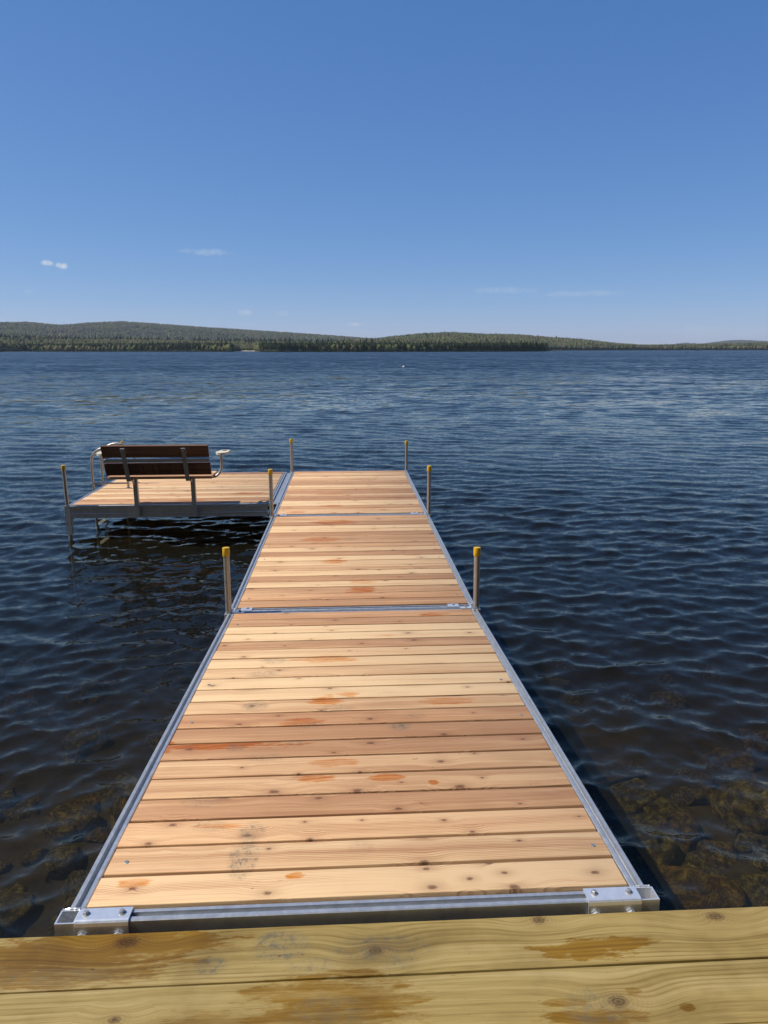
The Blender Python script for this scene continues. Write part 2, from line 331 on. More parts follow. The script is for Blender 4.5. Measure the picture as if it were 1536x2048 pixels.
# ------------------------------------------------------------------ lake and bed
WZ = -0.605
def water_mesh():
    # rows run away from the shore with growing steps; rows widen with distance
    ys = [-3.2]
    while ys[-1] < 9000:
        dist = max(ys[-1]+1.9, 1.6)
        k = .0048 if dist < 75 else (.03 if dist < 300 else .12)
        ys.append(ys[-1]+dist*k)
    ys = np.array(ys); n = len(ys); m = 400
    u = np.linspace(-1, 1, m); u = np.sign(u)*(np.abs(u)*.72+.28*np.abs(u)**3)
    hw = 6.0+.86*np.maximum(ys+1.9, 0)
    X = .9+u[None, :]*hw[:, None]+.05*(ys[:, None]+1.9); Y = np.repeat(ys[:, None], m, 1)
    Z = np.zeros_like(X); DX = np.zeros_like(X); DY = np.zeros_like(X)
    r = np.random.default_rng(5)
    near = Y[:, 0] < 140
    Xn, Yn = X[near], Y[near]; dist = np.hypot(Xn-.9, Yn+1.9)
    # slow gusts change the height of the chop from place to place
    gust = .85+.3*np.sin(.21*Xn+.13*Yn+1)*np.sin(.17*Yn-.09*Xn)+.15*np.sin(.5*Xn+.7*Yn)
    calm = 1-.35*np.exp(-((Xn+1.2)/2.2)**2-((Yn-4.2)/2.6)**2)
    for i in range(120):
        lam = .05*(17.0)**r.random()
        k = 2*math.pi/lam
        th = R(-90-12)+r.normal()*R(28 if lam > .3 else 46)
        a = .0038*lam*(.4+1.2*r.random())*(.85+.7*math.exp(-(math.log(lam/.20)/.75)**2))*(.75 if lam > .5 else 1.0)*(1.35 if lam < .17 else 1.0)
        a = a*np.clip((lam/np.maximum(.0050*dist, 1e-6)-2)/4, 0, 1)*gust*calm
        cx, cy = math.cos(th), math.sin(th); ph = k*(cx*Xn+cy*Yn)+r.random()*6.283
        s, c = np.sin(ph), np.cos(ph)
        Z[near] += a*s; DX[near] += 1.1*a*c*cx; DY[near] += 1.1*a*c*cy
    X = X+DX; Y = Y+DY; Z = Z+WZ
    V = np.stack([X, Y, Z], -1).reshape(-1, 3)
    a = (np.arange(n-1)[:, None]*m+np.arange(m-1)[None, :]).reshape(-1)
    F = np.stack([a, a+1, a+m+1, a+m], 1)
    # skirt and bottom close the body of water
    ring = np.concatenate([np.arange(m), np.arange(1, n)*m+m-1, (n-1)*m+np.arange(m-2, -1, -1), np.arange(n-2, 0, -1)*m])
    low = V[ring].copy(); low[:, 2] = -14.0
    o = len(V); V = np.vstack([V, low]); q = len(ring); j = np.arange(q); j2 = (j+1) % q
    F2 = np.stack([ring[j], o+j, o+j2, ring[j2]], 1)
    V = np.vstack([V, [[.9, 1500, -14.0]]]); cidx = len(V)-1
    T = np.stack([o+j, np.full(q, cidx), o+j2], 1)
    nl = F.size+F2.size+T.size; nf = len(F)+len(F2)+len(T)
    me = bpy.data.meshes.new('lake'); me.vertices.add(len(V)); me.vertices.foreach_set('co', V.astype(np.float32).ravel())
    me.loops.add(nl); me.loops.foreach_set('vertex_index', np.concatenate([F.ravel(), F2.ravel(), T.ravel()]).astype(np.int32))
    starts = np.concatenate([np.arange(len(F)+len(F2))*4, (len(F)+len(F2))*4+np.arange(len(T))*3]).astype(np.int32)
    me.polygons.add(nf); me.polygons.foreach_set('loop_start', starts)
    sm = np.zeros(nf, dtype=bool); sm[:len(F)] = True; me.polygons.foreach_set('use_smooth', sm)
    me.update(calc_edges=True); me.validate(); return me

def water_material():
    t = NT('lake_water'); geo = t.n('ShaderNodeNewGeometry'); wp = geo.outputs['Position']
    px, py, pz = t.sep(wp)
    dd = t.math('SQRT', t.math('MULTIPLY_ADD', px, px, t.math('MULTIPLY', py, py)))
    far = t.smooth(dd, 4, 40)
    def slope(sx, sy, sc, det):
        c = t.noise(t.vec('MULTIPLY', wp, (sx, sy, 1)), sc, det, .55, 0, 'Color')
        return t.vec('SUBTRACT', c, (.5, .5, .5))
    rip = t.vec('ADD', t.vec('MULTIPLY', slope(1, 1.5, 5.5, 3), (.16, .25, 0)), t.vec('MULTIPLY', slope(1, 1.3, 19, 2), (.15, .20, 0)))
    mid = t.vec('MULTIPLY', slope(.75, 1.35, 1.5, 5), (.34, .80, 0))
    big = t.vec('MULTIPLY', slope(.42, 1.0, .34, 4), (.16, .42, 0))
    vb = t.vec('MULTIPLY', slope(.16, .5, .05, 5), (.04, .10, 0))
    f3 = t.comb(far, far, far)
    tot = t.vec('ADD', rip, t.vec('MULTIPLY', t.vec('ADD', t.vec('ADD', mid, big), vb), f3))
    # facets turned away from a low viewpoint are hidden behind crests: far slopes lean to the shore
    tot = t.vec('ADD', tot, t.comb(0, t.math('MULTIPLY', t.smooth(dd, 8, 110), -.155), 0))
    nn = t.vec('NORMALIZE', t.vec('ADD', geo.outputs['Normal'], tot))
    fr = t.n('ShaderNodeFresnel'); fr.inputs['IOR'].default_value = 1.333; t.set(fr.inputs['Normal'], nn)
    gl = t.n('ShaderNodeBsdfGlossy'); gl.inputs['Roughness'].default_value = .015; gl.inputs['Color'].default_value = (.95, .92, .82, 1); t.set(gl.inputs['Normal'], nn)
    tr = t.n('ShaderNodeBsdfTransparent'); tr.inputs['Color'].default_value = (.97, .97, .97, 1)
    # a little light scattered back by fine silt in the water
    df = t.n('ShaderNodeBsdfDiffuse'); df.inputs['Color'].default_value = (.115, .105, .058, 1)
    bd = t.n('ShaderNodeMixShader'); bd.inputs[0].default_value = .055; t.t.links.new(tr.outputs[0], bd.inputs[1]); t.t.links.new(df.outputs[0], bd.inputs[2])
    mx = t.n('ShaderNodeMixShader'); t.set(mx.inputs[0], fr.outputs[0]); t.t.links.new(bd.outputs[0], mx.inputs[1]); t.t.links.new(gl.outputs[0], mx.inputs[2])
    t.t.links.new(mx.outputs[0], t.out.inputs['Surface'])
    va = t.n('ShaderNodeVolumeAbsorption'); va.inputs['Color'].default_value = (.50, .43, .17, 1); va.inputs['Density'].default_value = .85
    t.t.links.new(va.outputs[0], t.out.inputs['Volume'])
    return t.m
me = water_mesh(); me.materials.append(water_material())
lake = link('lake', me); tag(lake, 'dark blue rippled lake water around the dock', kind='structure')

def bed_z(x, y):
    y = np.asarray(y, float); x = np.asarray(x, float)
    return -1.0-.20*np.clip(y, -4, 14)-.06*np.clip(y-14, 0, 120)*.6+.06*np.sin(1.7*x+.6*y)+.05*np.sin(2.3*y-.9*x+1)+np.where(y < -.4, (-.4-y)*.35, 0)
gx = np.concatenate([np.linspace(-60, -9, 18), np.linspace(-8.6, 10.6, 90), np.linspace(11, 60, 18)]); gy = np.concatenate([np.linspace(-3.4, 12, 74), np.linspace(12.6, 90, 30)])
GX, GY = np.meshgrid(gx, gy); GZ = bed_z(GX, GY)+.03*np.sin(GX*5.1+GY*3.3)*np.sin(GY*4.7-GX*2.2)
mm = len(gx); V = np.stack([GX, GY, GZ], -1).reshape(-1, 3)
a = (np.arange(len(gy)-1)[:, None]*mm+np.arange(mm-1)[None, :]).reshape(-1)
bm_ = bpy.data.meshes.new('lake_bed'); bm_.from_pydata(V.tolist(), [], np.stack([a, a+1, a+mm+1, a+mm], 1).tolist())
for p in bm_.polygons: p.use_smooth = True
t = NT('lake_bed_silt'); wp = t.n('ShaderNodeNewGeometry').outputs['Position']
t.bsdf(t.ramp(t.noise(wp, 5, 6, .7), [(.3, (.02, .016, .009)), (.6, (.06, .045, .022)), (.8, (.12, .09, .04))]), .9, 0, .2, t.bump(t.noise(wp, 14, 5, .7), .8, .03))
bm_.materials.append(t.m); tag(link('lake_bed', bm_), 'silty brown lake bed under the shallow water', kind='structure')

t = NT('algae_rock'); tcn = t.n('ShaderNodeTexCoord'); oi = t.n('ShaderNodeObjectInfo')
po = t.vec('ADD', tcn.outputs['Object'], t.comb(t.math('MULTIPLY', oi.outputs['Random'], 40), 0, 0))
c1 = t.ramp(t.noise(po, 3.4, 9, .78, .4), [(.34, (.03, .024, .012)), (.47, (.13, .095, .04)), (.55, (.30, .25, .07)), (.64, (.62, .52, .17)), (.72, (.85, .78, .42))])  # brightest stops put caustic-like flecks of light into the algae colour
c1 = t.mix(t.smooth(oi.outputs['Random'], .5, .9), c1, t.mix(1, c1, (1.0, .80, .52), 'MULTIPLY'))
t.bsdf(c1, .85, 0, .2, t.bump(t.noise(po, 9, 8, .8), 1.0, .12)); M_ROCK = t.m
def rock_mesh(seed):
    b = bmesh.new(); bmesh.ops.create_icosphere(b, subdivisions=4, radius=1)
    r = np.random.default_rng(seed); ks = r.normal(size=(9, 3)); ph = r.random(9)*6.28; pl = r.normal(size=(11, 3)); pl /= np.linalg.norm(pl, axis=1)[:, None]; off = .48+.32*r.random(11)
    for v in b.verts:
        p = np.array(v.co)
        for q, o in zip(pl, off):           # flat broken faces
            s = p@q-o
            if s > 0: p = p-q*s*.85
        d = sum(math.sin(1.8*(p@k)+f) for k, f in zip(ks, ph))*.03+sum(math.sin(5*(p@k)+f) for k, f in zip(ks, ph))*.014+sum(math.sin(13*(p@k)+f) for k, f in zip(ks, ph))*.006
        v.co = Vector(p*(1+d))
    me = bpy.data.meshes.new('rock'); b.to_mesh(me); b.free()
    for p in me.polygons: p.use_smooth = True
    me.materials.append(M_ROCK); return me
RM = [rock_mesh(s) for s in range(7)]
rr = random.Random(21); placed = []; rocks = 0
for k in range(9000):
    u_ = rr.random()
    if u_ < .42: x, y = rr.uniform(1.75, 4.4), rr.uniform(-.3, 2.8)
    elif u_ < .78: x, y = rr.uniform(-2.4, .05), rr.uniform(-.3, 2.9)
    elif u_ < .84: x, y = rr.uniform(0, 1.8), rr.uniform(-.2, 1.0)
    else: y = rr.uniform(3, 7); x = rr.uniform(-3.6-.3*y, 5.2+.3*y)
    if 0 < x < 1.8 and y > 1.0: continue
    s = rr.choice((.07, .09, .11, .14, .17, .21))*rr.uniform(.8, 1.15)*(1 if k > 260 else 1.25)
    if any((x-a)**2+(y-b)**2 < (.60*(s+c))**2 for a, b, c in placed): continue
    placed.append((x, y, s)); rocks += 1
    o = link('rock', RM[rr.randrange(7)]); z = float(bed_z(x, y))
    sz = s*rr.uniform(.55, .85); o.scale = (s*rr.uniform(.9, 1.25), s, min(sz, (WZ-.12-z)*.75)); o.location = (x, y, z+o.scale[2]*.25); o.rotation_euler = (rr.uniform(-.3, .3), rr.uniform(-.3, .3), rr.uniform(0, 6.28))
    tag(o, 'algae covered brown rock lying under the clear shallow water', 'rock', 'rocks under the shallow water')
    if rocks >= 298: break

# ------------------------------------------------------------------ far shore: hills and woods
CP = math.cos(PITCH); HOR = 699.0
def azim(px): return YAW+math.atan((px-768)/FPX*CP)
def height(px, py, dist):
    tt = (px-768)/FPX
    return CAM.z+dist*((HOR-py)/FPX*CP)/math.sqrt(1/CP**2+tt*tt)
def interp(xs, ys, x): return np.interp(x, xs, ys)
def vnoise(x, y, seed=0):
    r = np.random.default_rng(seed); o = np.zeros_like(x)
    for i in range(14):
        th = r.random()*6.28; k = .004*(9**r.random()); o += np.sin(k*(math.cos(th)*x+math.sin(th)*y)+r.random()*6.28)
    return o/14
class Hill:
    """strip of land: shore distance, ridge distance and ridge line given along the horizon"""
    def __init__(s, name, px0, px1, npx, shore, ridge_r, ridge_y, back_r, low, power=1.0, nr=26, tree=11.0, seed=0):
        s.name = name; s.px = np.linspace(px0, px1, npx)
        s.sh = interp([a for a, _ in shore], [b for _, b in shore], s.px); s.rr = interp([a for a, _ in ridge_r], [b for _, b in ridge_r], s.px)
        yy = interp([a for a, _ in ridge_y], [b for _, b in ridge_y], s.px)
        s.H = np.array([height(p, y, r) for p, y, r in zip(s.px, yy, s.rr)])-tree
        s.back = back_r; s.low = low; s.pw = power; s.nr = nr; s.seed = seed
        s.az = np.array([azim(p) for p in s.px])
    def point(s, px, f):
        """f 0 at shore, 1 at ridge, up to 2 at the back foot"""
        az = np.interp(px, s.px, s.az); sh = np.interp(px, s.px, s.sh); rr_ = np.interp(px, s.px, s.rr); H = np.interp(px, s.px, s.H)
        r = np.where(f <= 1, sh+(rr_-sh)*f, rr_+(rr_*s.back-rr_)*(f-1))
        ff = np.clip(f, 0, 1); e = ff**s.pw; e = e*e*(3-2*e)*.5+e*.5
        z0 = WZ+s.low
        z = np.where(f <= 1, z0+(np.maximum(H, z0+1)-z0)*e, z0+(np.maximum(H, z0+1)-z0)*np.clip(2-f, 0, 1))
        x = CAM.x+np.sin(az)*r; y = CAM.y+np.cos(az)*r
        z = z+vnoise(x, y, s.seed)*np.maximum(H, 4)*.12*np.clip(ff*(1.0-ff)*4, 0, 1)
        return x, y, z
    def mesh(s, mat, label):
        fs = np.concatenate([[-.004], np.linspace(0, 1, s.nr), np.linspace(1.1, 2, 6)]); P, Fm = np.meshgrid(s.px, fs)
        x, y, z = s.point(P.ravel(), np.clip(Fm.ravel(), 0, 2)); z = np.where(Fm.ravel() < 0, WZ-3, z)
        V = np.stack([x, y, z], -1); m = len(s.px)
        a = (np.arange(len(fs)-1)[:, None]*m+np.arange(m-1)[None, :]).reshape(-1)
        me = bpy.data.meshes.new(s.name); me.from_pydata(V.tolist(), [], np.stack([a, a+1, a+m+1, a+m], 1).tolist())
        for p in me.polygons: p.use_smooth = True
        me.materials.append(mat); o = link(s.name, me); tag(o, label, kind='structure'); return o

t = NT('forest_floor'); wp = t.n('ShaderNodeNewGeometry').outputs['Position']
t.bsdf(t.ramp(t.noise(wp, .03, 6, .7), [(.3, (.028, .035, .014)), (.7, (.075, .072, .032))]), .95, 0, .1); M_FLOOR = t.m
t = NT('beach_sand'); wp = t.n('ShaderNodeNewGeometry').outputs['Position']
t.bsdf(t.ramp(t.noise(wp, .25, 5, .7), [(.3, (.22, .19, .12)), (.7, (.42, .37, .26))]), .95, 0, .1); M_SAND = t.m

far_ridge = Hill('far_hill', -420, 830, 90, [(-420, 2600), (830, 2600)], [(-420, 4300), (60, 4200), (250, 4600), (830, 4300)],
    [(-420, 655), (-200, 648), (0, 643), (60, 642), (130, 648), (180, 643.5), (245, 640.5), (300, 644.5), (400, 652), (500, 658.5), (600, 665), (690, 671.5), (760, 677), (830, 684)], 1.3, 3, tree=12, seed=3)
mid_hill = Hill('wooded_hill', 640, 2000, 90, [(640, 1400), (1060, 1450), (1110, 1750), (1300, 2100), (2000, 2200)], [(640, 2300), (1100, 2500), (1290, 2450), (2000, 2600)],
    [(640, 690), (700, 681), (745, 676), (800, 668.5), (850, 664.5), (900, 662.5), (960, 665.5), (1040, 667.5), (1100, 672.5), (1180, 678), (1230, 684.5), (1290, 688.5), (1400, 687), (1536, 684), (2000, 684)], 1.3, 1.5, tree=11, seed=4)
shore = [(-420, 1150), (-20, 1150), (8, 1190), (60, 1250), (120, 1190), (300, 1080), (440, 980), (467, 960), (478, 1230), (512, 1230), (519, 880), (560, 830), (800, 830), (1000, 860), (1070, 900), (1092, 960), (1097, 1250), (1130, 1380)]
low_shore = Hill('shore_land', -420, 1125, 260, shore, [(-420, 1900), (440, 1750), (520, 1650), (800, 1500), (1000, 1400), (1125, 1450)],
    [(-420, 668), (-200, 666), (0, 668), (100, 672), (250, 674), (400, 677), (520, 678.5), (640, 679), (740, 678), (800, 677), (900, 678), (1000, 681), (1060, 686), (1100, 692), (1125, 697)], 1.25, .5, power=1.15, tree=11, seed=5)
blue_hill = Hill('distant_blue_hill', 1290, 1800, 50, [(1290, 7500), (1800, 7500)], [(1290, 9300), (1800, 9300)],
    [(1290, 694), (1345, 689), (1372, 685.5), (1400, 688), (1425, 685), (1450, 681.5), (1475, 680.5), (1500, 681), (1536, 683), (1640, 680), (1800, 690)], 1.2, 2, tree=8, seed=6)
far_ridge.mesh(M_FLOOR, 'long wooded hill far across the lake'); mid_hill.mesh(M_FLOOR, 'rounded wooded hill behind the far shore')
low_shore.mesh(M_FLOOR, 'low wooded land along the far shore'); blue_hill.mesh(M_FLOOR, 'faint blue hill on the horizon')

t = NT('tree_foliage'); at = t.n('ShaderNodeAttribute', attribute_name='tint'); wp = t.n('ShaderNodeNewGeometry').outputs['Position']
nzz = t.noise(wp, .35, 3, .7)
t.bsdf(t.mix(t.math('MULTIPLY', nzz, .7), at.outputs['Color'], t.mix(1, at.outputs['Color'], (.45, .5, .5), 'MULTIPLY')), .9, 0, .15); M_TREE = t.m
def forest(name, label, pts, hts, conif, tints, seed, sides=5):
    """all trees of one wood as one mesh: tiered cones for conifers, lumpy crowns for broadleaves"""
    r = np.random.default_rng(seed); n = len(pts); VV = []; FF = []; TT = []; off = 0
    ang = np.arange(sides)/sides*2*np.pi
    for kind in (0, 1):
        idx = np.where(conif == bool(kind))[0]
        if len(idx) == 0: continue
        if kind: rings = [(.10, 1.0), (.42, .42), (.44, .72), (.72, .26), (1.0, 0)]
        else: rings = [(.05, .35), (.45, 1.0), (.80, .70), (1.0, .08)]
        k = len(rings); h = hts[idx]; w = h*(.17+.06*r.random(len(idx)))*(1.0 if kind else 1.9)
        lx = (r.random(len(idx))-.5)*.10*h; rot = r.random(len(idx))*6.28
        vs = np.zeros((len(idx), k*sides, 3))
        for j, (zf, rf) in enumerate(rings):
            jit = 1+(r.random((len(idx), sides))-.5)*(.7 if kind else .85)
            zj = (r.random((len(idx), sides))-.5)*(.07 if kind else .12)*(0 if j == k-1 and kind else 1)
            rad = w[:, None]*rf*jit
            vs[:, j*sides:(j+1)*sides, 0] = pts[idx, 0:1]+np.cos(ang[None]+rot[:, None]+j*.5)*rad+lx[:, None]*zf
            vs[:, j*sides:(j+1)*sides, 1] = pts[idx, 1:2]+np.sin(ang[None]+rot[:, None]+j*.5)*rad
            vs[:, j*sides:(j+1)*sides, 2] = pts[idx, 2:3]-.6+(zf+zj)*h[:, None]
        base = []
        for j in range(k-1):
            for q in range(sides): base.append((j*sides+q, j*sides+(q+1) % sides, (j+1)*sides+(q+1) % sides, (j+1)*sides+q))
        base = np.array(base); ff = (base[None]+(np.arange(len(idx))*k*sides)[:, None, None]+off).reshape(-1, 4)
        VV.append(vs.reshape(-1, 3)); FF.append(ff); TT.append(np.repeat(tints[idx], k*sides, 0)); off += len(idx)*k*sides
    V = np.vstack(VV); F = np.vstack(FF); T = np.vstack(TT)
    me = bpy.data.meshes.new(name); me.vertices.add(len(V)); me.vertices.foreach_set('co', V.astype(np.float32).ravel())
    me.loops.add(F.size); me.loops.foreach_set('vertex_index', F.astype(np.int32).ravel()); me.polygons.add(len(F)); me.polygons.foreach_set('loop_start', (np.arange(len(F))*4).astype(np.int32))
    me.update(calc_edges=True)
    ca = me.attributes.new('tint', 'FLOAT_COLOR', 'POINT'); ca.data.foreach_set('color', np.hstack([T, np.ones((len(T), 1))]).astype(np.float32).ravel())
    me.materials.append(M_TREE); o = link(name, me); tag(o, label, kind='stuff'); return o
PAL = np.array([(.110, .125, .045), (.150, .140, .058), (.150, .118, .065), (.100, .115, .052), (.120, .150, .048), (.130, .105, .068)])
CON = np.array([(.026, .042, .019), (.036, .052, .024), (.044, .058, .028), (.052, .064, .030)])
def plant(hill, n, f0, f1, pxr, hmin, hmax, pcon, seed, shore_con=0.0, bias=1.0):
    r = np.random.default_rng(seed); px = r.uniform(pxr[0], pxr[1], n); f = f0+(f1-f0)*r.random(n)**bias
    x, y, z = hill.point(px, f); patch = vnoise(x, y, seed+50)*2.2
    pc = np.clip(pcon+patch*.35+shore_con*np.exp(-f/.05), 0, 1); con = r.random(n) < pc
    h = r.uniform(hmin, hmax, n)*np.where(con, 1.12, .92)*(1+.25*(r.random(n) > .93)*con)
    pi = np.clip((np.abs(vnoise(x, y, seed+80)*9+r.normal(size=n)*.9)).astype(int) % 6, 0, 5)
    tint = np.where(con[:, None], CON[r.integers(0, 4, n)], PAL[pi])*(.75+.5*r.random((n, 1)))
    return np.stack([x, y, z], -1), h, con, tint
def cat(*a): return [np.concatenate(z) for z in zip(*a)]
A = plant(low_shore, 7000, .0, .10, (-180, 466), 6.5, 11.5, .55, 1, .5, 1.5); B = plant(low_shore, 15000, .08, 1.12, (-180, 1100), 6, 10.5, .17, 2, 0, 1.2)
D = plant(low_shore, 9500, .0, .14, (519, 1096), 5.5, 10, .50, 3, .55, 1.5); E_ = plant(low_shore, 1400, .03, .12, (466, 520), 5, 8, .1, 4)
G = plant(low_shore, 480, .93, 1.02, (-150, 760), 10, 16, 1.0, 9)
forest('shore_woods', 'mixed dark conifers and spring green trees lining the far shore', *cat(A, B, D, E_, G), 31)
A = plant(mid_hill, 16500, .02, 1.03, (690, 1640), 7, 12, .16, 5, 0, .9); B = plant(mid_hill, 5000, .0, .10, (1085, 1640), 7, 12, .25, 6, .3, 1.3)
forest('hillside_woods', 'olive and green woods covering the rounded hill', *cat(A, B), 32, sides=4)
A = plant(far_ridge, 15000, .15, 1.02, (-180, 800), 9, 15, .12, 7, 0, .7); forest('ridge_woods', 'grey green woods on the long far hill', *A, 33, sides=4)
A = plant(blue_hill, 2500, .3, 1.02, (1290, 1640), 11, 16, .3, 8, 0, .8); forest('distant_woods', 'hazy blue woods on the faint hill at the horizon', *A, 34, sides=4)

# sand / reed beaches in the two small bays
for (p0, p1, ds) in ((469, 519, -14), (8, 60, -10)):
    mb = MB(); ps = np.linspace(p0, p1, 14)
    sh = np.interp(ps, low_shore.px, low_shore.sh); az = np.array([azim(p) for p in ps]); k = len(ps)
    jit = rng.random(k)*8
    for dr, z in ((ds-6, WZ-.4), (ds, WZ+.25), (12, WZ+1.6)):
        mb.v += [(CAM.x+math.sin(a_)*(s_+dr+j_), CAM.y+math.cos(a_)*(s_+dr+j_), z) for a_, s_, j_ in zip(az, sh, jit)]
    for j in range(2):
        for i in range(k-1): mb.f.append((j*k+i, j*k+i+1, (j+1)*k+i+1, (j+1)*k+i))
    tag(mb.build('beach', M_SAND), 'pale sandy beach in a small bay of the far shore', kind='structure')

# unseen wooded bank, added behind the shore deck to block skylight
bx = np.linspace(-70, 70, 60); byy = np.array([-3.3, -4.5, -7, -12, -20, -34, -60]); bz = np.array([-1.2, -.5, .3, 1.3, 3.0, 6, 9])
BX_, BY_ = np.meshgrid(bx, byy); BZ_ = np.repeat(bz[:, None], 60, 1)+.25*np.sin(BX_*.7+BY_)
a = (np.arange(6)[:, None]*60+np.arange(59)[None, :]).reshape(-1)
me = bpy.data.meshes.new('bank'); me.from_pydata(np.stack([BX_, BY_, BZ_], -1).reshape(-1, 3).tolist(), [], np.stack([a, a+60, a+61, a+1], 1).tolist()); me.materials.append(M_FLOOR)
tag(link('bank', me), 'unseen wooded bank added behind the shore deck to cut skylight', kind='structure')
r = np.random.default_rng(77); n = 420; tx = r.uniform(-65, 65, n); ty = -9-r.random(n)**1.3*45
keep = (np.abs(tx) > 4)|(ty < -13); tx, ty = tx[keep], ty[keep]; n = len(tx)
cf = r.random(n) < .5; tint = np.where(cf[:, None], CON[r.integers(0, 4, n)], PAL[r.integers(0, 6, n)])
forest('sky_blocking_woods', 'unseen mixed woods added behind the shore deck to block the sky', np.stack([tx, ty, np.interp(-ty, -byy, bz)], -1), r.uniform(13, 21, n), cf, tint, 35, sides=7)

def on_shore(px, r): a_ = azim(px); return Vector((CAM.x+math.sin(a_)*r, CAM.y+math.cos(a_)*r, WZ))
# small white cottages by the water
def cottage(px, r, rot, label, w=6.5):
    o = empty('cottage', on_shore(px, r)+Vector((0, 0, .9))); o.rotation_euler.z = rot; tag(o, label, 'cottage')
    MB().box(-w/2, w/2, -2.2, 2.2, 0, 2.6).build('wall', M_WHITE, o)
    mb = MB(); mb.prism([(-2.7, 2.55), (2.7, 2.55), (0, 4.3)], 'x', -w/2-.3, w/2+.3); mb.build('roof', M_GREY, o)
    for x in (-w*.28, w*.28): MB().box(x-.5, x+.5, -2.26, -2.19, 1, 2).build('window', M_GLASS, o)
    MB().box(-.45, .45, -2.26, -2.19, 0, 2).build('door', M_NAVY, o)
cottage(1216, 1985, .1, 'small white cottage among trees on the right hand far shore', 7); cottage(515.5, 1205, -.2, 'small white cottage beside the sandy bay', 4.2)
# small motorboat
bo = empty('motorboat', on_shore(1394, 1250)); bo.rotation_euler.z = .12; tag(bo, 'tiny dark motorboat out on the lake before the far shore', 'boat')
mb = MB(); secs = []
for (x, w, zt) in ((-2.4, .75, .55), (-1, .85, .55), (.8, .8, .62), (2, .4, .75), (2.7, .03, .85)): secs.append([(x, -w, zt), (x, -w*.7, .0), (x, 0, -.15), (x, w*.7, .0), (x, w, zt)])
for s_ in secs: mb.v += s_
for i in range(4):
    for j in range(4): mb.f.append((i*5+j, i*5+j+1, (i+1)*5+j+1, (i+1)*5+j))
mb.f.append((0, 1, 2, 3, 4)); mb.build('hull', M_NAVY, bo)
MB().box(-.35, .2, -.5, .5, .25, .6).build('seat', M_TAN, bo); MB().box(-2.75, -2.42, -.16, .16, .3, 1.0, .08).build('outboard_motor', M_GREY, bo); MB().box(.9, 1.0, -.55, .55, .6, 1.05).build('windscreen', M_GLASS, bo)
# mooring buoy
by = empty('mooring_buoy', (8.55, 94.5, WZ)); tag(by, 'small white mooring buoy floating far out on the water', 'buoy')
mb = MB(); mb.tube([(0, 0, -.12), (0, 0, -.08), (0, 0, .03), (0, 0, .12), (0, 0, .17), (0, 0, .2)], [.04, .12, .17, .15, .08, .03], 12); mb.build('float', M_WHITE, by, True)
mb = MB(); mb.tube([(.05*math.cos(k*.7), 0, .23+.05*math.sin(k*.7)) for k in range(10)], .012, 6); mb.build('ring', M_ALUD, by)

# ------------------------------------------------------------------ shore deck of treated planks
dk = empty('shore_deck', (0, -.03, -.018)); tag(dk, 'greenish treated pine shore deck with water stains, dock bolted to its edge', 'deck')
pw = .186; DP = Vector((0, -.03, -.018))
for k in range(14):
    y1 = -k*(pw+.003)+(0 if k else .004); y0 = y1-pw
    mb = MB(); nx = 46; xs = np.linspace(-3.6, 5.6, nx); r = np.random.default_rng(k+3)
    e0 = np.cumsum(r.normal(size=nx))*.0006; e1 = np.cumsum(r.normal(size=nx))*.0006; e0 -= np.linspace(0, e0[-1], nx); e1 -= np.linspace(0, e1[-1], nx)
    cup = r.normal()*.0012
    prof = [(0, -.038), (0, -.005), (.0015, -.0015), (.006, 0), (.5, cup), (-.006, 0), (-.0015, -.0015), (0, -.005), (0, -.038)]
    for i, x in enumerate(xs):
        for j, (pp, z) in enumerate(prof):
            yy = (y0+e0[i]+pp) if j < 4 else ((y0+y1)/2 if j == 4 else y1+e1[i]+pp)
            mb.v.append((x, yy, z))
    m = len(prof)
    for i in range(nx-1):
        for j in range(m): mb.f.append((i*m+j, (i+1)*m+j, (i+1)*m+(j+1) % m, i*m+(j+1) % m))
    mb.f += [tuple(range(m)), tuple(range((nx-1)*m, nx*m))[::-1]]
    mb.v = [(x, y-(y0+y1)/2, z) for (x, y, z) in mb.v]
    mb.build('plank', M_TREAT, dk, True, (0, (y0+y1)/2, 0))
for x in (-3.2, -1.6, .0, 1.7, 3.3, 5.2): MB().box(x-.02, x+.02, -2.6, -.05, -.24, -.041).build('joist', M_TREAT, dk)
MB().box(-3.6, 5.6, -.047, -.008, -.25, -.0405).build('rim_board', M_TREAT, dk)
for x in (-3.0, .9, 4.8): MB().box(x-.07, x+.07, -.20, -.06, -1.6, -.242).build('post', M_TREAT, dk)

# ------------------------------------------------------------------ dock sections
L = 3.048; W = 1.80; D0 = -.176; D1 = -.182; RW = .048; FR = .054
def rail_profile(w, h, flip=1):
    # two raised ribs with a groove between, a web, and bottom flange: cross-section in (across, z)
    g = w*.36; d = .017
    p = [(0, -h), (w, -h), (w, -h+.012), (w*.62, -h+.020), (w*.62, -.045), (w, -.034), (w, -.003), (w-.003, 0), (w-w*.32, 0), (w-w*.32-.001, -d), (w*.32+.001, -d), (w*.32, 0), (.003, 0), (0, -.003)]
    return p if flip > 0 else [(-a, b) for a, b in p][::-1]
def side_rail(parent, x, y0, y1, face):      # face +1: outer side is -x
    mb = MB(); mb.prism([(x+a, b) for a, b in rail_profile(RW, .155, face)], 'y', y0, y1); return mb.build('side_rail', M_ALU, parent)
def end_rail(parent, y, x0, x1, face):
    mb = MB(); mb.prism([(y+a, b) for a, b in rail_profile(FR-.004, .155, face)], 'x', x0, x1); return mb.build('end_rail', M_ALU, parent)
PLANKS = {}
